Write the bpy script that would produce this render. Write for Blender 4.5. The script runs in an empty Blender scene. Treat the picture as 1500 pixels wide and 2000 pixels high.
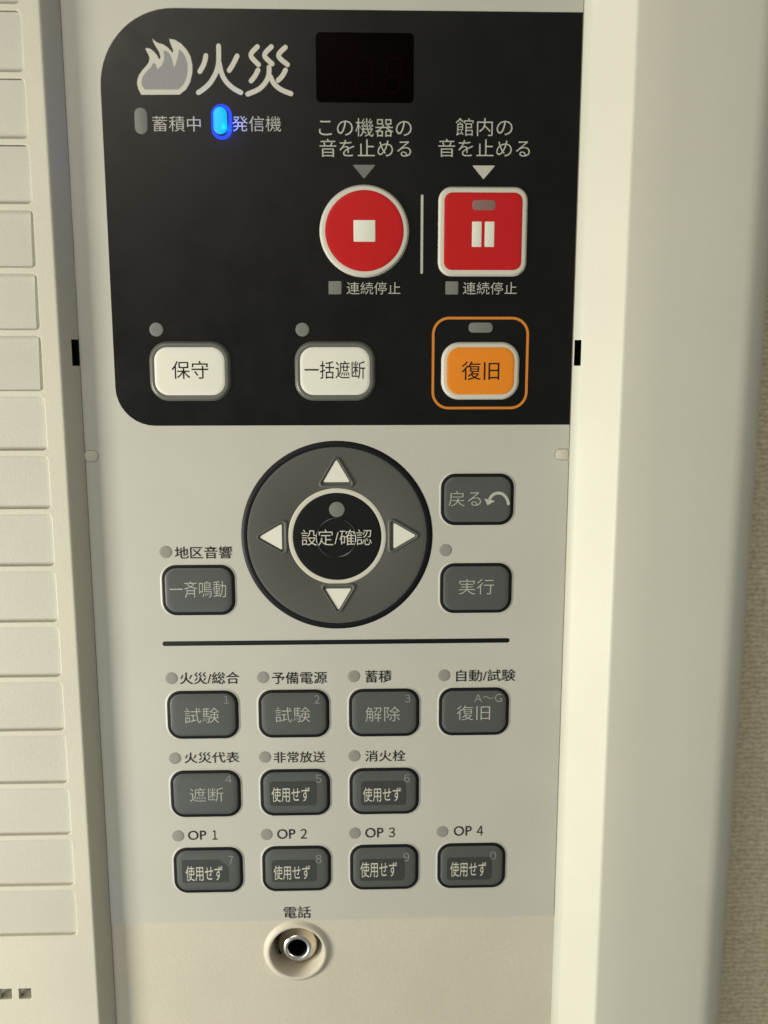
import bpy, bmesh, math
from mathutils import Vector, Matrix
from mathutils.geometry import tessellate_polygon

S = bpy.context.scene
COL = S.collection
MM = 0.001
Z0 = 1.40                      # height of the panel datum above the floor

# ------------------------------------------------------------------ camera, world, lamps
def v3(u, h, v):               # millimetres: u right, h towards the viewer, v up
    return Vector((u * MM, -h * MM, Z0 + v * MM))

cam = bpy.data.cameras.new('camera')
cam_o = bpy.data.objects.new('camera', cam)
COL.objects.link(cam_o)
CAM_R = [[0.9995546, 0.0056645, -0.0293011], [-0.029832, 0.1623799, -0.9862773], [-0.0008288, 0.9867121, 0.1624765]]
cam_o.matrix_world = Matrix.Translation(v3(*(-6.666, 224.378, 36.963))) @ Matrix(CAM_R).to_4x4()
cam.sensor_fit = 'VERTICAL'
cam.sensor_height = 36.0
cam.sensor_width = 27.0
cam.lens = 31.5
cam.clip_start = 0.01
cam.clip_end = 50
cam.dof.use_dof = True
cam.dof.focus_distance = 0.2275
cam.dof.aperture_fstop = 13.0
S.camera = cam_o

W = bpy.data.worlds.new('World')
S.world = W
W.use_nodes = True
nt = W.node_tree
bgn = nt.nodes['Background']
tc = nt.nodes.new('ShaderNodeTexCoord')
sp = nt.nodes.new('ShaderNodeSeparateXYZ')
mr = nt.nodes.new('ShaderNodeMapRange')
mr.inputs['From Min'].default_value = -0.9
mr.inputs['From Max'].default_value = 0.9
mx = nt.nodes.new('ShaderNodeMix'); mx.data_type = 'RGBA'
mx.inputs[6].default_value = (0.15, 0.155, 0.138, 1)     # floor side of a dim room
mx.inputs[7].default_value = (0.20, 0.198, 0.172, 1)     # ceiling side
nt.links.new(tc.outputs['Generated'], sp.inputs[0])
nt.links.new(sp.outputs['Z'], mr.inputs['Value'])
nt.links.new(mr.outputs[0], mx.inputs[0])
nt.links.new(mx.outputs[2], bgn.inputs['Color'])
bgn.inputs['Strength'].default_value = 1.0

def area(name, pos, target, size, size_y, watts, color):
    l = bpy.data.lights.new(name, 'AREA')
    l.shape = 'RECTANGLE'; l.size = size; l.size_y = size_y
    l.energy = watts; l.color = color
    o = bpy.data.objects.new(name, l); COL.objects.link(o)
    o.location = pos
    o.rotation_euler = (target - Vector(pos)).to_track_quat('-Z', 'Y').to_euler()
    return o
TGT = v3(0, 0, 0)
area('key_lamp', v3(-430, 204, -105), TGT, 0.11, 0.20, 2.5, (1.0, 0.965, 0.83))
area('ceiling_lamp', v3(-470, 900, 560), TGT, 0.6, 0.5, 3.6, (1.0, 0.91, 0.76))
area('bluish_fill', v3(-420, 850, -560), TGT, 0.45, 0.4, 1.15, (0.86, 0.95, 1.0))  # added bluish fill from low left, puts glare on the lower film

S.view_settings.view_transform = 'Standard'
S.view_settings.look = 'None'
S.view_settings.exposure = 0.0
S.view_settings.gamma = 1.0
try:
    S.cycles.max_bounces = 8
except Exception:
    pass

# ------------------------------------------------------------------ materials
def mat(name, color, rough=0.5, metal=0.0, bump=0.0, scale=3000.0, mottle=0.0, emit=None, estr=0.0, spec=0.5, coat=0.0):
    m = bpy.data.materials.new(name)
    m.use_nodes = True
    n = m.node_tree.nodes; l = m.node_tree.links
    b = n['Principled BSDF']
    b.inputs['Base Color'].default_value = (*color, 1)
    b.inputs['Roughness'].default_value = rough
    b.inputs['Metallic'].default_value = metal
    b.inputs['Specular IOR Level'].default_value = spec
    b.inputs['Coat Weight'].default_value = coat
    if emit:
        b.inputs['Emission Color'].default_value = (*emit, 1)
        b.inputs['Emission Strength'].default_value = estr
    if bump or mottle:
        t = n.new('ShaderNodeTexCoord')
        g = n.new('ShaderNodeNewGeometry')
    if bump:
        no = n.new('ShaderNodeTexNoise'); no.inputs['Scale'].default_value = scale
        no.inputs['Detail'].default_value = 3.0
        bu = n.new('ShaderNodeBump'); bu.inputs['Strength'].default_value = bump
        bu.inputs['Distance'].default_value = 0.0001
        l.new(g.outputs['Position'], no.inputs['Vector'])
        l.new(no.outputs[0], bu.inputs['Height'])
        l.new(bu.outputs[0], b.inputs['Normal'])
    if mottle:
        n1 = n.new('ShaderNodeTexNoise'); n1.inputs['Scale'].default_value = 1800.0
        n1.inputs['Detail'].default_value = 2.0
        n2 = n.new('ShaderNodeTexNoise'); n2.inputs['Scale'].default_value = 45.0
        n2.inputs['Detail'].default_value = 3.0
        ad = n.new('ShaderNodeMath'); ad.operation = 'ADD'
        l.new(g.outputs['Position'], n1.inputs['Vector']); l.new(g.outputs['Position'], n2.inputs['Vector'])
        l.new(n1.outputs[0], ad.inputs[0]); l.new(n2.outputs[0], ad.inputs[1])
        r = n.new('ShaderNodeMapRange')
        r.inputs['From Min'].default_value = 0.6; r.inputs['From Max'].default_value = 1.4
        r.inputs['To Min'].default_value = 1 - mottle; r.inputs['To Max'].default_value = 1 + mottle
        l.new(ad.outputs[0], r.inputs['Value'])
        vm = n.new('ShaderNodeVectorMath'); vm.operation = 'SCALE'
        vm.inputs[0].default_value = color
        l.new(r.outputs[0], vm.inputs['Scale'])
        l.new(vm.outputs[0], b.inputs['Base Color'])
    return m

M = {}
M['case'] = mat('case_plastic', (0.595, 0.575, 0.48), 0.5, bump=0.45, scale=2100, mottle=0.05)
M['bezel'] = mat('bezel_plastic_lit', (0.665, 0.655, 0.56), 0.5, bump=0.18, scale=2100, mottle=0.035)  # case plastic whitened: stronger light on the bezel put into its colour
M['slat'] = mat('slat_plastic_shaded', (0.515, 0.505, 0.44), 0.5, bump=0.45, scale=2100, mottle=0.05)  # case plastic greyed: weaker light on the recessed slats put into the colour
M['chassis'] = mat('chassis_plastic', (0.605, 0.565, 0.465), 0.5, bump=0.5, scale=2000, mottle=0.06)
M['film'] = mat('overlay_film', (0.53, 0.527, 0.467), 0.42, bump=0.12, scale=2500, mottle=0.05)
M['black_film'] = mat('black_film', (0.0026, 0.0026, 0.0026), 0.33, bump=0.10, scale=2500, mottle=0.12, spec=0.38)
def smudge(m, lo, hi, scale):
    n = m.node_tree.nodes; l = m.node_tree.links
    g = n.new('ShaderNodeNewGeometry'); no = n.new('ShaderNodeTexNoise')
    no.inputs['Scale'].default_value = scale; no.inputs['Detail'].default_value = 5.0; no.inputs['Roughness'].default_value = 0.65
    mr_ = n.new('ShaderNodeMapRange'); mr_.inputs['From Min'].default_value = 0.35; mr_.inputs['From Max'].default_value = 0.65
    mr_.inputs['To Min'].default_value = lo; mr_.inputs['To Max'].default_value = hi
    l.new(g.outputs['Position'], no.inputs['Vector']); l.new(no.outputs[0], mr_.inputs['Value'])
    l.new(mr_.outputs[0], n['Principled BSDF'].inputs['Roughness'])
smudge(M['black_film'], 0.30, 0.385, 80.0)
smudge(M['film'], 0.36, 0.46, 60.0)
M['ink'] = mat('black_ink', (0.005, 0.005, 0.006), 0.5, spec=0.25)
M['cream_ink'] = mat('cream_ink', (0.60, 0.59, 0.50), 0.5, mottle=0.05)
M['pale_ink'] = mat('pale_ink', (0.51, 0.505, 0.44), 0.5, mottle=0.10)
M['key_ink'] = mat('key_ink', (0.46, 0.465, 0.41), 0.5, mottle=0.15)
M['faint_ink'] = mat('faint_ink', (0.30, 0.31, 0.28), 0.5, mottle=0.15)
M['text_black'] = mat('text_black', (0.010, 0.009, 0.010), 0.5, spec=0.25)
M['key_rim'] = mat('key_rim', (0.005, 0.005, 0.008), 0.5, bump=0.08, spec=0.25)
M['key_face'] = mat('key_face', (0.083, 0.09, 0.086), 0.38, bump=0.12, mottle=0.05)
M['tape'] = mat('label_tape', (0.042, 0.045, 0.043), 0.42, mottle=0.05)
M['pad_grey'] = mat('pad_grey', (0.083, 0.084, 0.072), 0.5, bump=0.12, mottle=0.04)
M['ridge'] = mat('moulded_ridge', (0.125, 0.126, 0.112), 0.26, spec=0.6)
M['ridge_black'] = mat('moulded_black_ridge', (0.006, 0.006, 0.007), 0.22, spec=0.6)
M['white_key'] = mat('white_key', (0.77, 0.765, 0.67), 0.5, bump=0.1, mottle=0.03)
M['white_ring'] = mat('white_ring', (0.62, 0.60, 0.52), 0.5, mottle=0.03)
M['grey_rim'] = mat('translucent_rim', (0.13, 0.13, 0.115), 0.35, coat=0.3)
M['red'] = mat('red_key', (0.53, 0.017, 0.018), 0.4, bump=0.12, mottle=0.06, spec=0.15)
M['orange'] = mat('orange_key', (0.82, 0.25, 0.008), 0.5, bump=0.12, mottle=0.05)
M['orange_line'] = mat('orange_line', (0.66, 0.225, 0.02), 0.5, mottle=0.06)
M['lamp_on_black'] = mat('unlit_lamp_smoky', (0.185, 0.185, 0.17), 0.5, mottle=0.06)
M['lamp_pale'] = mat('unlit_lamp_pale', (0.285, 0.28, 0.25), 0.5, mottle=0.06)
M['lamp_red'] = mat('unlit_lamp_brown', (0.23, 0.14, 0.12), 0.5, mottle=0.06)
M['flame_grey'] = mat('flame_grey', (0.285, 0.28, 0.28), 0.5, mottle=0.05)
M['mark_grey'] = mat('mark_grey', (0.16, 0.165, 0.15), 0.5, mottle=0.06)
M['display'] = mat('display_glass', (0.0018, 0.0003, 0.0005), 0.5, spec=0.03)
M['segment'] = mat('unlit_segment', (0.0042, 0.0004, 0.0008), 0.5, spec=0.03)
M['blue_led'] = mat('blue_led', (0.0, 0.02, 0.05), 0.4, emit=(0.0, 0.42, 1.0), estr=1.25)
M['blue_halo'] = mat('blue_halo_glow', (0.0, 0.01, 0.06), 0.4, emit=(0.0, 0.055, 1.0), estr=0.85)  # painted halo: LED light spreading through the film, put into emission
M['hole'] = mat('dark_void', (0.002, 0.002, 0.002), 0.8, spec=0.1)
M['metal'] = mat('nickel_plate', (0.60, 0.53, 0.44), 0.10, metal=1.0)
M['metal_ring'] = mat('nickel_lip', (0.90, 0.88, 0.82), 0.22, metal=1.0)

def wall_mat():
    m = bpy.data.materials.new('woven_wallpaper'); m.use_nodes = True
    n = m.node_tree.nodes; l = m.node_tree.links
    b = n['Principled BSDF']; b.inputs['Roughness'].default_value = 0.85
    g = n.new('ShaderNodeNewGeometry')
    mp = n.new('ShaderNodeMapping'); mp.inputs['Scale'].default_value = (520, 520, 1300)
    mp2 = n.new('ShaderNodeMapping'); mp2.inputs['Scale'].default_value = (900, 900, 420)
    n1 = n.new('ShaderNodeTexNoise'); n1.inputs['Scale'].default_value = 1.0; n1.inputs['Detail'].default_value = 4
    n2 = n.new('ShaderNodeTexNoise'); n2.inputs['Scale'].default_value = 1.0; n2.inputs['Detail'].default_value = 2
    ad = n.new('ShaderNodeMix'); ad.data_type = 'FLOAT'; ad.inputs[0].default_value = 0.45
    l.new(g.outputs['Position'], mp.inputs[0]); l.new(mp.outputs[0], n1.inputs['Vector'])
    l.new(g.outputs['Position'], mp2.inputs[0]); l.new(mp2.outputs[0], n2.inputs['Vector'])
    l.new(n1.outputs[0], ad.inputs[2]); l.new(n2.outputs[0], ad.inputs[3])
    r = n.new('ShaderNodeValToRGB')
    r.color_ramp.elements[0].position = 0.36; r.color_ramp.elements[0].color = (0.60, 0.51, 0.345, 1)
    r.color_ramp.elements[1].position = 0.66; r.color_ramp.elements[1].color = (0.93, 0.84, 0.63, 1)
    wv = n.new('ShaderNodeTexWave'); wv.wave_type = 'BANDS'; wv.bands_direction = 'Z'
    wv.inputs['Scale'].default_value = 190.0; wv.inputs['Distortion'].default_value = 5.0
    wv.inputs['Detail'].default_value = 2.0; wv.inputs['Detail Scale'].default_value = 2.2
    l.new(g.outputs['Position'], wv.inputs['Vector'])
    ad2 = n.new('ShaderNodeMix'); ad2.data_type = 'FLOAT'; ad2.inputs[0].default_value = 0.16
    l.new(ad.outputs[0], ad2.inputs[2]); l.new(wv.outputs['Fac'], ad2.inputs[3]); ad = ad2
    l.new(ad.outputs[0], r.inputs[0]); l.new(r.outputs[0], b.inputs['Base Color'])
    bu = n.new('ShaderNodeBump'); bu.inputs['Strength'].default_value = 0.9; bu.inputs['Distance'].default_value = 0.0006
    l.new(ad.outputs[0], bu.inputs['Height']); l.new(bu.outputs[0], b.inputs['Normal'])
    return m
M['wall'] = wall_mat()

# ------------------------------------------------------------------ mesh helpers (all in mm: u, h, v)
def to_mesh(name, verts, faces, m, smooth=False):
    me = bpy.data.meshes.new(name)
    me.from_pydata([(u * MM, -h * MM, v * MM) for (u, h, v) in verts], [], faces)
    bm = bmesh.new(); bm.from_mesh(me)
    bmesh.ops.recalc_face_normals(bm, faces=bm.faces)
    bm.to_mesh(me); bm.free()
    me.materials.append(m)
    if smooth:
        for p in me.polygons: p.use_smooth = True
        me.set_sharp_from_angle(angle=math.radians(35))
    return me

def part(name, me, parent, u=0, v=0, h=0, label=None):
    o = bpy.data.objects.new(name, me); COL.objects.link(o)
    o.parent = parent
    o.location = (u * MM, -h * MM, v * MM)
    if label: o['label'] = label
    return o

def thing(name, label, cat, u=0, v=0, h=0):
    o = bpy.data.objects.new(name, None); COL.objects.link(o)
    o.empty_display_size = 0.02
    o.location = v3(u, h, v)
    o['label'] = label; o['category'] = cat
    return o

def rrect(w, h, r, n=8):
    r = max(min(r, w / 2 - 1e-3, h / 2 - 1e-3), 0.01)
    pts = []
    for cx, cy, a0 in ((w/2 - r, h/2 - r, 0), (-w/2 + r, h/2 - r, 90), (-w/2 + r, -h/2 + r, 180), (w/2 - r, -h/2 + r, 270)):
        for k in range(n + 1):
            a = math.radians(a0 + 90 * k / n)
            pts.append((cx + r * math.cos(a), cy + r * math.sin(a)))
    return pts

def circ(r, n=64):
    return [(r * math.cos(2 * math.pi * k / n), r * math.sin(2 * math.pi * k / n)) for k in range(n)]

def rtri(size_w, size_h, ang, r, n=5, shift=0.0):
    """isosceles triangle pointing along +y before rotation, corners rounded, base at y=-size_h/2"""
    P = [Vector((0, size_h/2)), Vector((-size_w/2, -size_h/2)), Vector((size_w/2, -size_h/2))]
    out = []
    for i in range(3):
        p, a, b = P[i], P[i-1], P[(i+1) % 3]
        d1 = (a - p).normalized(); d2 = (b - p).normalized()
        half = math.acos(max(-1, min(1, d1.dot(d2)))) / 2
        t = r / math.tan(half)
        c = p + (d1 + d2).normalized() * (r / math.sin(half))
        s = p + d1 * t; e = p + d2 * t
        a0 = math.atan2(s.y - c.y, s.x - c.x); a1 = math.atan2(e.y - c.y, e.x - c.x)
        while a1 - a0 > math.pi: a1 -= 2 * math.pi
        while a1 - a0 < -math.pi: a1 += 2 * math.pi
        for k in range(n + 1):
            q = a0 + (a1 - a0) * k / n
            out.append((c.x + r * math.cos(q), c.y + r * math.sin(q)))
    ca, sa = math.cos(ang), math.sin(ang)
    return [(x * ca - (y) * sa, x * sa + (y) * ca) for x, y in out]

def rings(name, loops, m, cap=True, smooth=True, closed=False):
    """loops: list of (outline points, height); bridged in order, last one capped"""
    V = []; F = []; n = len(loops[0][0])
    for pts, h in loops:
        V += [(x, h, y) for x, y in pts]
    L = len(loops)
    for j in range(L - 1):
        for k in range(n):
            a = j * n + k; b = j * n + (k + 1) % n
            F.append((a, b, b + n, a + n))
    if closed:
        for k in range(n):
            a = (L - 1) * n + k; b = (L - 1) * n + (k + 1) % n
            F.append((a, b, (k + 1) % n, k))
    elif cap:
        F.append(tuple((L - 1) * n + k for k in range(n)))
    return to_mesh(name, V, F, m, smooth)

def rr_pad(name, w, h, r, prof, m):
    return rings(name, [(rrect(w - 2*i, h - 2*i, r - i), z) for i, z in prof], m)
def c_pad(name, r, prof, m, n=64):
    return rings(name, [(circ(r - i, n), z) for i, z in prof], m)
def rr_ring(name, w, h, r, wd, z, m, dz=0.06):
    o = rrect(w, h, r); i = rrect(w - 2*wd, h - 2*wd, r - wd)
    return rings(name, [(o, z - dz), (o, z), (i, z), (i, z - dz)], m, cap=False, smooth=False)
def c_ring(name, ro, ri, z, m, dz=0.06, n=72):
    return rings(name, [(circ(ro, n), z - dz), (circ(ro, n), z), (circ(ri, n), z), (circ(ri, n), z - dz)], m, cap=False, smooth=False)
def flat(name, pts, z, m, dz=0.05):
    return rings(name, [(pts, z - dz), (pts, z)], m, smooth=False)

def stroke_pts(pts, w):
    """outline of a rounded pen stroke along a smoothed polyline"""
    P = [Vector(p) for p in pts]
    if len(P) > 3 or True:
        Q = []
        n = len(P)
        for i in range(n - 1):
            p0 = P[max(i-1, 0)]; p1 = P[i]; p2 = P[i+1]; p3 = P[min(i+2, n-1)]
            for k in range(6):
                t = k / 6
                Q.append(0.5 * ((2*p1) + (p2 - p0)*t + (2*p0 - 5*p1 + 4*p2 - p3)*t*t + (3*p1 - p0 - 3*p2 + p3)*t**3))
        Q.append(P[-1]); P = Q
    left = []; right = []
    for i, p in enumerate(P):
        d = (P[min(i+1, len(P)-1)] - P[max(i-1, 0)]).normalized()
        nrm = Vector((-d.y, d.x)) * w / 2
        left.append(p + nrm); right.append(p - nrm)
    def capf(c, d, w):
        out = []
        a = math.atan2(d.y, d.x)
        for k in range(1, 6):
            q = a + math.pi/2 - math.pi * k / 6
            out.append(c + Vector((math.cos(q), math.sin(q))) * w / 2)
        return out
    d_end = (P[-1] - P[-2]).normalized(); d_st = (P[0] - P[1]).normalized()
    o = left + capf(P[-1], d_end, w) + right[::-1] + capf(P[0], d_st, w)
    return [tuple(q) for q in o], len(left)

def stroke_mesh(name, lines, w, z, m):
    V = []; F = []
    for j, ln in enumerate(lines):
        pts, nl = stroke_pts(ln, w)
        b = len(V)
        zz = z + 0.004 * j
        V += [(x, zz, y) for x, y in pts]
        n = len(pts)
        # quads down the stroke + caps
        for i in range(nl - 1):
            F.append((b + i, b + i + 1, b + 2*nl + 5 - 2 - i, b + 2*nl + 5 - 1 - i))
        F.append(tuple(b + nl - 1 + k for k in range(0, 7)))
        F.append(tuple([b + 2*nl + 5 - 1] + [b + 2*nl + 5 + k for k in range(5)] + [b]))
    return to_mesh(name, V, F, m)

def poly_tri(name, pts, z, m):
    """flat concave polygon"""
    tri = tessellate_polygon([[Vector((x, y, 0)) for x, y in pts]])
    return to_mesh(name, [(x, z, y) for x, y in pts], [tuple(t) for t in tri], m)

def smooth_closed(pts, sharp=()):
    """Catmull-Rom through a closed outline, keeping the listed points sharp"""
    n = len(pts); out = []
    P = [Vector(p) for p in pts]
    for i in range(n):
        p1 = P[i]; p2 = P[(i+1) % n]
        p0 = P[i-1] if i not in sharp else p1
        p3 = P[(i+2) % n] if (i+1) % n not in sharp else p2
        for k in range(4):
            t = k / 4
            q = 0.5 * ((2*p1) + (p2 - p0)*t + (2*p0 - 5*p1 + 4*p2 - p3)*t*t + (3*p1 - p0 - 3*p2 + p3)*t**3)
            out.append((q.x, q.y))
    return out

def plate(name, outline, holes, h_top, thick, m, bev=0.0, res=2):
    """flat sheet with holes: 2-D curve filled, extruded and bevelled"""
    cu = bpy.data.curves.new(name, 'CURVE'); cu.dimensions = '2D'; cu.fill_mode = 'BOTH'
    cu.extrude = (thick / 2 - bev) * MM; cu.bevel_depth = bev * MM; cu.bevel_resolution = res
    cu.offset = -bev * MM
    for pts in [outline] + holes:
        s = cu.splines.new('POLY'); s.points.add(len(pts) - 1); s.use_cyclic_u = True
        for p, (x, y) in zip(s.points, pts): p.co = (x * MM, y * MM, 0, 1)
    o = bpy.data.objects.new(name, cu); COL.objects.link(o)
    bpy.context.view_layer.update()
    dg = bpy.context.evaluated_depsgraph_get()
    me = bpy.data.meshes.new_from_object(o.evaluated_get(dg))
    bpy.data.objects.remove(o); bpy.data.curves.remove(cu)
    me.name = name
    for v in me.vertices:
        x, y, z = v.co
        v.co = (x, -(h_top - thick / 2) * MM - z, y)
    me.materials.clear(); me.materials.append(m)
    for p in me.polygons: p.use_smooth = False
    return me

def sweep(name, prof, v0, v1, m, smooth=True, slot=None, hole_mat=None, angle=35):
    """profile (u,h) swept along v; slot = (profile index of the cell, v_lo, v_hi, depth) leaves a recess there"""
    vs = [v0, v1] if not slot else [v0, slot[1], slot[2], v1]
    V = []; F = []; n = len(prof)
    for vv in vs: V += [(u, h, vv) for u, h in prof]
    holef = []
    for j in range(len(vs) - 1):
        for i in range(n - 1):
            q = (j*n + i, j*n + i + 1, (j+1)*n + i + 1, (j+1)*n + i)
            if slot and j == 1 and i == slot[0]: holef.append(q); continue
            F.append(q)
    me = bpy.data.meshes.new(name)
    nF = len(F)
    for q in holef:      # five-sided dark pocket
        b = len(V)
        du, dh = slot[3]
        V += [(V[k][0] + du, V[k][1] + dh, V[k][2]) for k in q]
        for k in range(4):
            F.append((q[k], q[(k+1) % 4], b + (k+1) % 4, b + k))
        F.append((b, b+1, b+2, b+3))
    me.from_pydata([(u * MM, -h * MM, v * MM) for (u, h, v) in V], [], F)
    me.materials.append(m)
    if hole_mat: me.materials.append(hole_mat)
    for k, p in enumerate(me.polygons):
        if k >= nF: p.material_index = 1
        else:
            us = [(V[q][0], V[q][1]) for q in p.vertices]
            w = max(math.dist(us[0], q) for q in us)
            p.use_smooth = smooth and w < 1.5
    if smooth: me.set_sharp_from_angle(angle=math.radians(angle))
    return me

def box(name, u0, u1, h0, h1, v0, v1, m):
    V = [(u, h, v) for u in (u0, u1) for h in (h0, h1) for v in (v0, v1)]
    F = [(0,1,3,2),(4,6,7,5),(0,4,5,1),(2,3,7,6),(0,2,6,4),(1,5,7,3)]
    return to_mesh(name, V, F, m)

# lettering and marks in mm: text, centre u, centre v, width, height
LABELS = [
    ('蓄積中', -48.77, 92.89, 11.26, 3.42, 'light'),
    ('発信機', -29.97, 93.02, 11.44, 3.43, 'light'),
    ('この機器の', -4.34, 92.38, 21.96, 4.14, 'light'),
    ('音を止める', -4.36, 87.71, 21.8, 4.05, 'light'),
    ('館内の', 23.91, 92.63, 13.57, 4.03, 'light'),
    ('音を止める', 24.0, 87.88, 21.96, 4.06, 'light'),
    ('連続停止', -2.51, 55.3, 13.11, 2.92, 'light'),
    ('連続停止', 25.94, 55.34, 13.21, 2.93, 'light'),
    ('地区音響', -45.97, -10.16, 14.5, 3.19, 'dark'),
    ('火災/総合', -45.5, -43.54, 15.37, 3.27, 'dark'),
    ('予備電源', -22.18, -43.74, 14.31, 3.28, 'dark'),
    ('蓄積', -1.54, -43.59, 6.9, 3.36, 'dark'),
    ('自動/試験', 26.66, -43.65, 15.57, 3.26, 'dark'),
    ('火災代表', -45.6, -65.48, 14.4, 3.04, 'dark'),
    ('非常放送', -22.47, -65.68, 13.58, 3.14, 'dark'),
    ('消火栓', 0.26, -65.68, 10.69, 3.13, 'dark'),
    ('OP 1', -48.77, -87.53, 7.78, 2.66, 'dark'),
    ('OP 2', -24.87, -87.58, 7.96, 2.82, 'dark'),
    ('OP 3', -1.18, -87.62, 8.01, 2.83, 'dark'),
    ('OP 4', 22.72, -87.51, 7.92, 2.83, 'dark'),
    ('電話', -23.81, -110.65, 7.39, 3.52, 'dark'),
]
LEG = [
    ('保守', -47.51, 35.67, 8.89, 4.35),
    ('一括遮断', -12.11, 35.64, 14.91, 4.37),
    ('復旧', 23.88, 35.41, 9.31, 4.52),
    ('設定/確認', -12.06, -6.34, 17.84, 4.11),
    ('一斉鳴動', -47.59, -19.65, 14.33, 4.31),
    ('戻る', 20.49, 3.44, 8.22, 3.94),
    ('実行', 23.8, -19.57, 9.02, 4.08),
    ('試験', -47.73, -53.56, 9.0, 4.19),
    ('試験', -24.01, -53.67, 9.13, 4.11),
    ('解除', -0.38, -53.78, 9.05, 4.09),
    ('復旧', 23.53, -53.75, 8.83, 4.06),
    ('1', -41.23, -49.33, 0.93, 2.04),
    ('2', -17.61, -49.51, 1.41, 2.25),
    ('3', 6.14, -49.56, 1.39, 2.05),
    ('A～G', 27.39, -49.68, 7.32, 2.2),
    ('遮断', -47.19, -75.73, 8.87, 3.96),
    ('使用せず', -24.94, -75.99, 10.08, 4.16),
    ('使用せず', -0.61, -76.37, 10.15, 4.03),
    ('4', -41.27, -71.4, 1.62, 2.17),
    ('5', -17.45, -71.66, 1.5, 2.25),
    ('6', 6.06, -71.84, 1.44, 2.33),
    ('使用せず', -48.58, -98.34, 9.9, 4.35),
    ('使用せず', -25.01, -98.52, 9.86, 4.14),
    ('使用せず', -1.54, -98.08, 9.88, 4.48),
    ('使用せず', 22.81, -98.44, 9.8, 4.31),
    ('7', -41.32, -94.65, 1.24, 2.39),
    ('8', -17.74, -94.71, 1.52, 2.4),
    ('9', 5.97, -94.62, 1.53, 2.4),
    ('0', 29.5, -94.6, 1.61, 2.41),
]
FO= [(-56.73, 99.26), (-57.34, 100.49), (-57.6, 101.64), (-57.49, 102.55), (-57.06, 103.62), (-56.14, 104.78), (-55.14, 105.77), (-54.64, 106.51), (-54.47, 107.25), (-54.64, 107.98), (-55.01, 108.63), (-55.33, 109.28), (-55.1, 109.51), (-54.29, 109.37), (-53.45, 108.81), (-52.73, 108.0), (-52.3, 107.11), (-52.0, 107.24), (-51.91, 107.68), (-52.23, 108.74), (-53.05, 110.04), (-53.48, 110.93), (-53.62, 111.53), (-52.84, 110.85), (-52.07, 110.53), (-51.22, 110.31), (-50.29, 109.74), (-49.57, 109.06), (-49.07, 108.44), (-48.94, 108.77), (-49.08, 109.5), (-49.56, 110.64), (-49.75, 111.56), (-48.49, 111.35), (-47.05, 110.5), (-45.8, 109.2), (-44.98, 107.74), (-44.61, 105.86), (-44.71, 104.05), (-45.27, 102.07), (-46.29, 100.49), (-47.82, 99.37)]
FI= [(-55.84, 100.42), (-56.47, 101.24), (-56.56, 101.98), (-56.2, 103.3), (-55.28, 104.38), (-54.2, 105.37), (-53.64, 106.28), (-53.13, 105.95), (-52.83, 104.94), (-52.38, 105.14), (-51.57, 105.97), (-51.13, 106.95), (-51.05, 107.93), (-51.19, 108.95), (-50.5, 108.84), (-49.74, 108.19), (-49.39, 107.29), (-49.16, 106.15), (-48.9, 105.22), (-48.34, 106.32), (-47.84, 107.96), (-47.58, 109.27), (-46.94, 108.79), (-46.2, 107.65), (-45.78, 106.18), (-45.78, 104.87), (-46.07, 103.22), (-46.82, 101.65), (-48.12, 100.48)]
HI= [[(-41.41, 107.94), (-41.9, 106.21), (-42.92, 104.48)], [(-34.18, 107.92), (-35.19, 106.1), (-36.1, 104.78)], [(-38.42, 110.09), (-38.43, 108.04), (-38.59, 106.08), (-39.26, 104.1), (-40.55, 102.11), (-41.99, 100.78), (-43.42, 99.85)], [(-38.33, 106.24), (-37.87, 104.11), (-36.87, 102.3), (-35.34, 100.91), (-33.52, 99.93)]]
SAI= [[(-29.43, 109.99), (-30.98, 108.12), (-29.24, 106.08)], [(-26.18, 110.02), (-27.8, 108.14), (-26.06, 106.29)], [(-22.93, 109.93), (-24.55, 108.06), (-22.48, 106.14)], [(-29.39, 104.88), (-30.1, 103.64), (-31.04, 102.51)], [(-22.98, 104.93), (-23.72, 103.69), (-24.74, 102.67)], [(-26.79, 105.54), (-26.91, 103.85), (-27.74, 102.16), (-29.37, 100.64), (-31.91, 99.6)], [(-26.51, 103.48), (-25.75, 101.98), (-24.18, 100.68), (-21.79, 99.75)]]
ARC = [[(31.61, 2.01), (31.14, 3.38), (30.2, 4.42), (29.17, 4.79), (28.08, 4.61), (27.21, 3.96), (26.79, 3.15)], [(25.47, 3.41), (28.19, 2.77), (26.27, 1.67)]]

# ------------------------------------------------------------------ lettering
_raw = {}
def raw_text(s, off):
    k = (s, off)
    if k in _raw: return _raw[k]
    cu = bpy.data.curves.new('t', 'FONT'); cu.body = s; cu.size = 1.0; cu.offset = off
    cu.fill_mode = 'FRONT'; cu.resolution_u = 3
    o = bpy.data.objects.new('t', cu); COL.objects.link(o)
    bpy.context.view_layer.update()
    dg = bpy.context.evaluated_depsgraph_get()
    me = bpy.data.meshes.new_from_object(o.evaluated_get(dg))
    V = [tuple(v.co) for v in me.vertices]; F = [tuple(p.vertices) for p in me.polygons]
    bpy.data.objects.remove(o); bpy.data.curves.remove(cu); bpy.data.meshes.remove(me)
    _raw[k] = (V, F)
    return V, F

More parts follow.
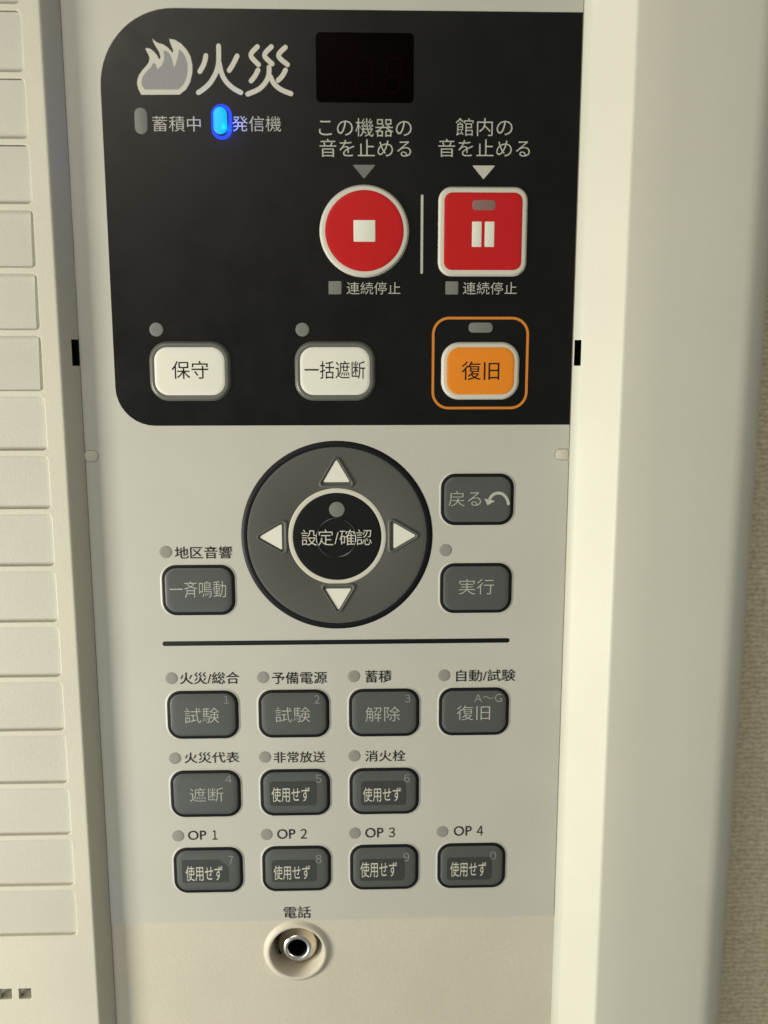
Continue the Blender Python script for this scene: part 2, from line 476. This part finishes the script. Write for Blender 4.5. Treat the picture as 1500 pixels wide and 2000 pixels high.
FULL = {c: chr(ord(c) + 0xFEE0) for c in '0123456789'}
def text_mesh(name, s, w, h, m, off=-0.010):
    if s in FULL: s = FULL[s]
    if s == FULL['1']: w = w * 1.25
    if s.startswith('OP '):                    # letters, then the wider-set numeral
        Va, Fa = raw_text('OP', off); Vb, Fb = raw_text(FULL[s[3]], off)
        def fit(V, x0, x1):
            a0 = min(v[0] for v in V); a1 = max(v[0] for v in V); b0 = min(v[1] for v in V); b1 = max(v[1] for v in V)
            return [((v[0]-a0)/(a1-a0)*(x1-x0)+x0, (v[1]-b0)/(b1-b0), 0) for v in V]
        V = fit(Va, 0, 0.61) + fit(Vb, 0.82 if s[3] == '1' else 0.79, 0.98 if s[3] == '1' else 1.0)
        F = Fa + [tuple(i + len(Va) for i in f) for f in Fb]
    else:
        V, F = raw_text(s, off)
    x0 = min(v[0] for v in V); x1 = max(v[0] for v in V); y0 = min(v[1] for v in V); y1 = max(v[1] for v in V)
    sx = w / (x1 - x0); sy = h / (y1 - y0)
    me = bpy.data.meshes.new(name)
    me.from_pydata([((v[0] - (x0+x1)/2) * sx * MM, 0, (v[1] - (y0+y1)/2) * sy * MM) for v in V], [], F)
    me.materials.append(m)
    return me

# ================================================================== SETTING: the wall behind
wall = bpy.data.objects.new('wall', box('wall', -700, 900, -60, -38, -600, 600, M['wall']))
COL.objects.link(wall); wall.location = (0, 0, Z0)
wall['kind'] = 'structure'; wall['label'] = 'beige woven wallpapered wall behind the cabinet edge'

# ================================================================== THE CABINET (front leaf with louvres, bezel)
VT, VB = 215.0, -230.0
cab = thing('alarm_cabinet', 'cream plastic cabinet surround with louvred left leaf and wide right bezel', 'cabinet', 0, VB, 0)
cab.location = (0, 0, Z0)
LEAF = 4.9
bar_low = [101.25 - 14.37 * k for k in range(-7, 16)]          # lower edges of the bars
bar_h = 1.4
RE = -81.9; LE = -186.0
openings = []
for k in range(len(bar_low) - 1):
    top = bar_low[k]; bot = bar_low[k+1] + bar_h
    openings.append((top, bot))
holes = []
for t, b in openings:
    w = RE - LE; hh = t - b
    holes.append([(x + (RE + LE) / 2, y + (t + b) / 2) for x, y in rrect(w, hh, 1.1, 4)][::-1])
for k in range(14):
    cx = -96.78 - 5.15 * k
    holes.append([(x + cx, y - 129.95) for x, y in rrect(3.25, 3.1, 0.15, 2)][::-1])
leaf_out = [(-200, VB), (-77.9, VB), (-77.9, VT), (-200, VT)]
part('leaf_front', plate('leaf_front', leaf_out, holes, LEAF, 1.3, M['case'], bev=0.16), cab)
# rounded, sloping right edge of the leaf, with its dark latch slot
prof = [(-78.15, LEAF - 0.004)] + [(-77.95 + 0.95 * math.sin(math.radians(a)), LEAF - 0.95 + 0.95 * math.cos(math.radians(a)) - 0.002) for a in range(0, 66, 11)]
prof += [(-75.55, 2.2), (-74.45, 0.06)]
part('leaf_edge', sweep('leaf_edge', prof, VB, VT, M['case'], slot=(len(prof) - 2, 36.7, 43.0, (-3.0, 0.35)), hole_mat=M['hole']), cab)
part('leaf_side', box('leaf_side', -200.3, -199.9, -38, LEAF - 0.3, VB, VT, M['case']), cab)
# slats: each recessed plate between two bars, every one its own piece
for k, (t, b) in enumerate(openings):
    c = (t + b) / 2
    d_top, d_bot = 1.15, 1.05
    if c > 72: d_top, d_bot = 0.22, 0.95
    elif c > 28: d_top, d_bot = 1.5, 0.45
    else: d_top, d_bot = 0.75, 1.1
    z1 = LEAF - d_top; z0 = LEAF - d_bot
    n = 6
    V = []; F = []
    for j in range(n + 1):
        s = j / n
        vv = (t - 0.3 if c > 72 else t + 0.55) - (t - b + (0.25 if c > 72 else 1.1)) * s
        hh = z1 + (z0 - z1) * s + 0.16 * math.sin(math.pi * s)
        er = RE - 0.95 if 28 < c < 72 else RE + 0.8     # these three fall away in a sloped right end
        V += [(LE - 0.8, hh, vv - c), (er, hh, vv - c), (LE - 0.8, hh - 1.2, vv - c), (RE + 0.8, hh - 1.6, vv - c)]
    for j in range(n):
        a = 4 * j; e = 4 * (j + 1)
        F += [(a, a+1, e+1, e), (a+2, e+2, e+3, a+3), (a+1, a+3, e+3, e+1), (a, e, e+2, a+2)]
    F += [(0, 2, 3, 1), (4*n, 4*n+1, 4*n+3, 4*n+2)]
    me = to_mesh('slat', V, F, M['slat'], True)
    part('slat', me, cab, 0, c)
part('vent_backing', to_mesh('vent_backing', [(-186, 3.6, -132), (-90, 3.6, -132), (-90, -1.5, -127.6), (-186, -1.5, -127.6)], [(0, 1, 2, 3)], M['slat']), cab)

# right bezel: slope, flat front, rounded outer edge, side back to the wall
BH = 11.0
prof = [(46.95, -1.2), (46.95, 0.02), (47.25, 0.10), (48.75, 0.95), (49.0, 1.2), (55.75, 10.45), (56.0, 10.75), (56.35, 10.93), (56.8, BH)]
prof += [(66, BH), (74, BH), (84.0, BH)]
R = 9.0
prof += [(84.0 + R * math.sin(math.radians(a)), BH - R + R * math.cos(math.radians(a))) for a in range(9, 91, 9)]
prof += [(93.0, -38)]
part('right_bezel', sweep('right_bezel', prof, VB, VT, M['bezel'], slot=(2, 36.6, 42.9, (1.0, -2.2)), hole_mat=M['hole'], angle=30), cab)

# ================================================================== THE CONTROL PANEL
pan = thing('control_panel', 'fire alarm control panel with black upper zone, lit blue lamp and grey keys', 'control panel', 0, VB, 0)
pan.location = (0, 0, Z0)
JU, JV = -24.05, -122.4
jack_hole = [(x + JU, y + JV) for x, y in circ(7.6, 64)][::-1]
part('chassis_plate', plate('chassis_plate', [(-80, VB), (46.9, VB), (46.9, VT), (-80, VT)], [jack_hole], -0.22, 1.5, M['chassis']), pan)
# film overlay: its lower edge at v=-113.1, rounded notches at both sides
def notch(side):
    c = 14.49; hh = 1.5
    if side > 0:
        x = 46.72; tip = 43.1
        pts = [(x, c - hh)] + [(tip + hh - hh * math.sin(math.radians(a)), c - hh * math.cos(math.radians(a))) for a in range(0, 181, 15)] + [(x, c + hh)]
    else:
        x = -74.35; tip = -71.0
        pts = [(x, c + hh)] + [(tip - hh + hh * math.sin(math.radians(a)), c + hh * math.cos(math.radians(a))) for a in range(0, 181, 15)] + [(x, c - hh)]
    return pts
film = [(-74.35, -113.1), (46.72, -113.1)] + notch(1) + [(46.72, VT), (-74.35, VT)] + notch(-1)
part('film_overlay', plate('film_overlay', film, [], 0.0, 0.2, M['film']), pan)
for nm, c0, w in (('left', -72.9, 3.4), ('right', 45.05, 3.3)):
    part('snap_tab', rr_pad('snap_tab', w, 2.6, 1.25 if nm == 'left' else 0.9, [(0, -0.25), (0, 0.02), (0.2, 0.1)], M['case']), pan, c0, 14.49)

# black printed zone
bz = [(46.70, 22.0), (46.70, 118.2)]
r1 = 17.5
bz += [(-66.1 + r1 - r1 * math.sin(math.radians(a)), 118.2 - r1 + r1 * math.cos(math.radians(a))) for a in range(0, 91, 6)]
r2 = 9.4
bz += [(-66.1 + r2 - r2 * math.cos(math.radians(a)), 22.0 + r2 - r2 * math.sin(math.radians(a))) for a in range(0, 91, 10)]
part('black_zone', flat('black_zone', bz, 0.05, M['black_film'], 0.045), pan, label='black printed upper zone of the panel')

Z = 0.10     # printed marks lie this far proud of the film
# flame symbol
fl = part('flame_symbol', poly_tri('flame_symbol', FO, Z, M['cream_ink']), pan, label='cream outlined flame symbol')
part('flame_fill', poly_tri('flame_fill', FI, Z + 0.03, M['flame_grey']), fl)
hd = part('heading', stroke_mesh('heading', HI + SAI, 1.12, Z, M['cream_ink']), pan, label='large cream heading 火災')

for s, u, v, w, h, g in LABELS:
    big = h > 3.6
    m = M['pale_ink'] if g == 'light' else M['text_black']
    part('printed_label', text_mesh('printed_label', s, w, h, m, -0.006 if g == 'light' else 0.002), pan, u, v, Z, 'printed text ' + s)

dwin = part('display_window', rr_pad('display_window', 22.95, 15.4, 1.1, [(0, 0.0), (0, 0.1), (0.12, 0.14)], M['display']), pan, -4.4, 105.6, label='dark red blank display window')
for du in (-6.4, 0.1, 6.6):                 # unlit numeral segments, just visible through the dark red window
    V = []; F = []
    for (x0, x1, y0, y1) in ((-1.4, 1.4, 3.5, 4.1), (-1.4, 1.4, -0.3, 0.3), (-1.4, 1.4, -4.1, -3.5), (-2.0, -1.4, 0.3, 3.5), (1.4, 2.0, 0.3, 3.5), (-2.0, -1.4, -3.5, -0.3), (1.4, 2.0, -3.5, -0.3)):
        q = len(V); V += [(x0 + y0 * 0.12, 0.16, y0), (x1 + y0 * 0.12, 0.16, y0), (x1 + y1 * 0.12, 0.16, y1), (x0 + y1 * 0.12, 0.16, y1)]; F.append((q, q+1, q+2, q+3))
    part('unlit_numeral', to_mesh('unlit_numeral', V, F, M['segment']), dwin, du, -1.6)
part('divider_line', rr_pad('divider_line', 0.6, 18.5, 0.29, [(0, 0.03), (0, Z)], M['pale_ink']), pan, 9.22, 67.97)
part('divider_bar', rr_pad('divider_bar', 90.0, 1.2, 0.59, [(0, 0.0), (0, 0.06), (0.1, Z)], M['ink']), pan, -12.26, -34.15)

def tri_mark(u, v, m):
    part('pointer_mark', flat('pointer_mark', rtri(5.5, 3.15, math.pi, 0.1, 2), Z, m), pan, u, v)
tri_mark(-4.7, 82.35, M['mark_grey']); tri_mark(23.95, 82.35, M['pale_ink'])
for u in (-11.88, 16.62):
    part('square_lamp', rr_pad('square_lamp', 3.1, 3.1, 0.2, [(0, 0.02), (0, Z), (0.1, Z + 0.02)], M['lamp_on_black']), pan, u, 55.4)

# lamps
lamp_round = {}
def lamp(u, v, m, r=1.6, label=None):
    k = (m.name, r)
    if k not in lamp_round:
        lamp_round[k] = c_pad('indicator_lamp', r, [(0, 0.02), (0, 0.07), (0.15, 0.11), (0.6, 0.13)], m, 32)
    return part('indicator_lamp', lamp_round[k], pan, u, v, 0, label)
for u, v in ((-55.35, -43.5), (-31.65, -43.5), (-7.97, -43.5), (15.7, -43.5), (-55.32, -65.57), (-31.65, -65.57), (-7.98, -65.57),
             (-55.32, -87.65), (-31.7, -87.65), (-8.0, -87.65), (15.65, -87.65), (15.74, -10.0), (-55.5, -9.98)):
    lamp(u, v, M['lamp_pale'])
lamp(-55.52, 45.4, M['lamp_on_black'], 1.65); lamp(-19.99, 45.4, M['lamp_on_black'], 1.65)
part('pill_lamp', rr_pad('pill_lamp', 2.95, 5.9, 1.47, [(0, 0.02), (0, 0.08), (0.15, 0.13)], M['lamp_on_black']), pan, -57.06, 93.5, label='unlit grey pill lamp')
bl = part('pill_lamp', rr_pad('pill_lamp', 3.15, 6.0, 1.57, [(0, 0.05), (0, 0.34), (0.25, 0.5), (0.8, 0.56)], M['blue_led']), pan, -38.5, 93.65, label='lit blue pill lamp')
part('halo_ring', rr_ring('halo_ring', 4.9, 8.0, 2.44, 0.82, 0.13, M['blue_halo'], 0.08), bl, 0.3, -0.28)  # glowing ring added to paint the lit lamp's halo on the film
lg = bpy.data.lights.new('blue_glow', 'POINT'); lg.energy = 0.0034; lg.color = (0.0, 0.07, 1.0); lg.shadow_soft_size = 0.0008
lo = bpy.data.objects.new('blue_glow', lg); COL.objects.link(lo); lo.location = v3(-37.5, 1.45, 92.3)

# ------------------------------------------------------------------ keys
def emboss(u, v, outline_fn, grow, parent, m, name='embossed_edge', hh=0.3):
    return part(name, rings(name, [(outline_fn(grow), 0.012), (outline_fn(grow * 0.55), hh * 0.55), (outline_fn(0.0), hh), (outline_fn(-0.3), hh)], m, cap=False), parent)

LEGS = {}
for s, u, v, w, h in LEG: LEGS.setdefault(s, []).append((u, v, w, h))
def near(s, u, v):
    return min(LEGS[s], key=lambda q: (q[0]-u)**2 + (q[1]-v)**2)
def legend(key, s, u, v, h, m, off=-0.010, name='legend'):
    lu, lv, lw, lh = near(s, u, v)
    return part(name, text_mesh(name, s, lw, lh, m, off), key, lu - u, lv - v, h)

KW, KH, KR = 18.7, 13.35, 3.7
me_key = rr_pad('key', KW, KH, KR, [(0, 0.02), (0.06, 0.20), (0.2, 0.27), (0.9, 0.33), (1.0, 0.33)], M['key_rim'])
me_face = rr_pad('key_face', KW - 1.76, KH - 1.76, KR - 0.88, [(0, 0.31), (0.10, 0.36), (0.6, 0.47), (1.4, 0.52)], M['key_face'])
def krr(g): return rrect(KW + 2*g, KH + 2*g, KR + g)
me_emb = rings('embossed_edge', [(krr(0.42), 0.008), (krr(0.22), 0.07), (krr(0.04), 0.17), (krr(-0.2), 0.17)], M['film'], cap=False)
def key(u, v, s, digit=None, tape=None, label=None):
    k = part('key', me_key, pan, u, v, 0, label)
    part('key_face', me_face, k); part('embossed_edge', me_emb, k)
    top = 0.545
    if tape:
        tu, tv, tw, th = tape
        if s == '使用せず' and digit == '7':
            pts = [(-tw/2, -th/2), (tw/2, -th/2), (tw/2, th/2 - 2.3), (tw/2 - 2.4, th/2), (-tw/2, th/2)]
        else:
            pts = rrect(tw, th, 0.9)
        part('label_tape', flat('label_tape', pts, 0.56, M['tape']), k, tu - u, tv - v)
        top = 0.60
    legend(k, s, u, v, top, M['cream_ink'] if tape else M['key_ink'], 0.0 if tape else -0.010)
    if digit: legend(k, digit, u, v, 0.545, M['faint_ink'], -0.01, 'small_mark')
    return k
C1, C2, C3, C4 = -47.45, -23.7, 0.0, 23.7
R1, R2, R3 = -53.5, -75.57, -97.58
key(C4, 3.13, '戻る', label='dark grey key printed 戻る with a curved back arrow')
key(C4, -20.0, '実行', label='dark grey key printed 実行')
key(C1, -19.95, '一斉鳴動', label='dark grey key printed 一斉鳴動')
key(C1, R1, '試験', '1', label='dark grey key printed 試験 with small 1')
key(C2, R1, '試験', '2', label='dark grey key printed 試験 with small 2')
key(C3, R1, '解除', '3', label='dark grey key printed 解除 with small 3')
key(C4, R1, '復旧', 'A～G', label='dark grey key printed 復旧 with small A～G')
key(C1, R2, '遮断', '4', label='dark grey key printed 遮断 with small 4')
key(C2, R2, '使用せず', '5', (-24.3, -75.75, 12.4, 6.9), 'dark grey key with tape 使用せず and small 5')
key(C3, R2, '使用せず', '6', (-0.2, -76.0, 12.0, 6.9), 'dark grey key with tape 使用せず and small 6')
key(C1, R3, '使用せず', '7', (-48.25, -97.7, 12.4, 6.6), 'dark grey key with cut-corner tape 使用せず and small 7')
key(C2, R3, '使用せず', '8', (-24.4, -98.1, 12.0, 6.4), 'dark grey key with tape 使用せず and small 8')
key(C3, R3, '使用せず', '9', (-0.6, -98.2, 12.2, 6.4), 'dark grey key with tape 使用せず and small 9')
key(C4, R3, '使用せず', '0', (23.1, -98.3, 12.2, 6.6), 'dark grey key with tape 使用せず and small 0')
bk = next(o for o in pan.children if o.get('label', '').endswith('back arrow'))
a_me = stroke_mesh('back_arrow', [[(x - C4, y - 3.13) for x, y in ARC[0]]], 0.75, 0.56, M['key_ink'])
ar = part('back_arrow', a_me, bk)
part('arrow_head', flat('arrow_head', [(x - C4, y - 3.13) for x, y in ARC[1]], 0.575, M['key_ink'], 0.02), bk)

# white and orange keys on the black zone
def white_key(u, s, label):
    k = part('white_key', rr_pad('white_key', 19.3, 14.0, 4.4, [(-0.25, 0.055), (0, 0.45), (0.2, 0.72), (0.5, 0.85), (0.8, 0.80), (1.2, 0.74)], M['grey_rim']), pan, u, 35.35, 0, label)
    part('key_face', rr_pad('key_face', 17.2, 11.7, 3.3, [(0, 0.5), (0.05, 0.82), (0.25, 0.90), (0.9, 0.94)], M['white_key']), k)
    legend(k, s, u, 35.35, 0.97, M['text_black'], 0.0)
white_key(-47.6, '保守', 'white key printed 保守'); white_key(-12.05, '一括遮断', 'white key printed 一括遮断')
k = part('orange_key', rr_pad('orange_key', 19.0, 13.7, 4.3, [(-0.2, 0.055), (0, 0.5), (0.2, 0.72), (0.5, 0.8), (1.2, 0.78)], M['white_ring']), pan, 23.9, 35.35, 0, 'orange key with white border printed 復旧')
part('key_face', rr_pad('key_face', 16.85, 11.65, 3.2, [(0, 0.6), (0.05, 0.82), (0.25, 0.88), (0.8, 0.91)], M['orange']), k)
legend(k, '復旧', 23.9, 35.35, 0.94, M['text_black'], 0.002)
part('outline_frame', rr_ring('outline_frame', 24.0, 22.6, 4.2, 0.62, Z, M['orange_line'], 0.06), pan, 23.85, 37.2, label='thin orange rounded frame line')
part('bar_lamp', rr_pad('bar_lamp', 5.9, 2.4, 0.95, [(0, 0.02), (0, 0.07), (0.15, 0.11)], M['lamp_on_black']), pan, 23.85, 45.9)

# red stop and pause keys
k = part('stop_key', c_pad('stop_key', 10.55, [(-0.25, 0.055), (0, 0.5), (0.2, 0.75), (0.5, 0.82), (1.2, 0.8)], M['white_ring'], 72), pan, -4.68, 68.63, 0, 'round red key with white square')
part('key_face', c_pad('key_face', 9.5, [(0, 0.6), (0.05, 0.84), (0.3, 0.90), (1.0, 0.93)], M['red'], 72), k)
part('stop_square', rr_pad('stop_square', 5.2, 5.0, 0.2, [(0, 0.9), (0, 0.95), (0.1, 0.98)], M['white_key']), k)
k = part('pause_key', rr_pad('pause_key', 21.1, 20.4, 3.0, [(-0.25, 0.055), (0, 0.5), (0.2, 0.75), (0.5, 0.82), (1.2, 0.8)], M['white_ring']), pan, 23.95, 68.6, 0, 'square red key with two white bars')
part('key_face', rr_pad('key_face', 18.95, 18.15, 2.0, [(0, 0.6), (0.05, 0.84), (0.3, 0.90), (1.0, 0.93)], M['red']), k)
for du in (-1.53, 1.55):
    part('pause_bar', rr_pad('pause_bar', 2.3, 5.9, 0.15, [(0, 0.9), (0, 0.95), (0.1, 0.98)], M['white_key']), k, du, -0.65)
part('key_lamp', rr_pad('key_lamp', 5.6, 2.35, 0.9, [(0, 0.9), (0, 0.95), (0.12, 0.98)], M['lamp_red']), k, 0.08, 6.1)

# ------------------------------------------------------------------ direction pad
DU, DV = -11.93, -6.2
dp = part('direction_pad', c_pad('direction_pad', 23.85, [(-0.5, 0.012), (0, 0.25), (0.25, 0.36), (1.05, 0.38), (1.15, 0.34)], M['key_rim'], 96), pan, DU, DV, 0, 'round grey direction pad with four white arrows')
part('pad_disc', rings('pad_disc', [(circ(22.85, 96), 0.34), (circ(22.6, 96), 0.40), (circ(22.0, 96), 0.43), (circ(12.5, 96), 0.43), (circ(12.3, 96), 0.38)], M['pad_grey'], cap=False), dp)
for nm, ang, du, dv in (('up', 0, -0.05, 16.85), ('left', math.pi/2, -16.9, 0.0), ('down', math.pi, 0.15, -16.45), ('right', -math.pi/2, 17.2, 0.15)):
    # the moulded ridge round each arrow, then the arrow itself
    T = lambda g: rtri(6.75 + 3.6 * g, 5.75 + 2.95 * g, ang, 0.25 + 0.72 * g, 6)
    part('arrow_ridge', rings('arrow_ridge', [(T(1.0), 0.425), (T(0.9), 0.68), (T(0.78), 0.85), (T(0.64), 0.85), (T(0.5), 0.66), (T(0.42), 0.435)], M['ridge'], cap=False), dp, du, dv)
    part('arrow', flat('arrow', T(0.0), 0.47, M['white_key'], 0.05), dp, du, dv)
cb = part('confirm_button', c_pad('confirm_button', 12.45, [(0, 0.36), (0.05, 0.52), (0.2, 0.56), (1.1, 0.56), (1.2, 0.54)], M['white_ring'], 80), pan, DU, DV, 0, 'black round centre button printed 設定/確認')
part('button_face', c_pad('button_face', 11.3, [(0, 0.5), (0.05, 0.58), (0.3, 0.61), (1.5, 0.62)], M['ink'], 80), cb)
part('button_ridge', rings('button_ridge', [(circ(5.45, 64), 0.615), (circ(5.3, 64), 0.75), (circ(5.1, 64), 0.85), (circ(4.9, 64), 0.83), (circ(4.6, 64), 0.615)], M['ridge_black'], cap=False), cb, 0.0, -0.35)
part('button_lamp', c_pad('button_lamp', 1.95, [(0, 0.6), (0.0, 0.66), (0.15, 0.69)], M['lamp_on_black'], 32), cb, -0.02, 7.0)
legend(cb, '設定/確認', DU, DV, 0.88, M['cream_ink'], -0.006)

# ------------------------------------------------------------------ telephone jack
def lathe(name, prof, m, n=64):
    return rings(name, [(circ(r, n), h) for r, h in prof], m, cap=False)
jk = part('phone_jack', lathe('phone_jack', [(9.3, -0.24), (8.9, -0.05), (8.5, 0.45), (8.1, 0.72), (7.7, 0.78), (7.45, 0.66), (7.3, 0.35), (7.05, -1.0), (6.2, -6.0), (5.9, -9.0), (0.5, -9.0)], M['chassis']), pan, JU, JV, 0, 'cream collar with nickel telephone socket')
part('socket_nut', lathe('socket_nut', [(5.45, -9.0), (5.45, -6.6), (5.1, -6.2), (5.45, -5.8), (5.45, -5.2), (5.1, -4.8), (5.45, -4.4), (5.45, -3.2), (5.3, -2.7), (4.9, -2.3), (4.6, -2.1), (4.2, -1.4), (4.0, -1.15), (3.9, -1.0)], M['metal']), jk, 0.05, 0.15)
part('socket_lip', lathe('socket_lip', [(3.95, -1.1), (3.75, -0.9), (3.3, -0.82), (2.8, -0.95), (2.55, -1.3), (2.5, -2.2)], M['metal_ring']), jk, 0.05, 0.15)
part('socket_bore', lathe('socket_bore', [(2.49, -2.0), (2.45, -9.0), (0.2, -9.0)], M['hole'], 40), jk, 0.05, 0.15)
for a in (28, 205):
    ca, sa = math.cos(math.radians(a)), math.sin(math.radians(a))
    b_me = box('nut_slot', -0.55, 0.75, -5.2, -2.8, -0.5, 0.5, M['hole'])
    o = part('nut_slot', b_me, jk, 5.0 * ca, 5.0 * sa)
    o.rotation_euler = (0, -math.radians(a), 0)
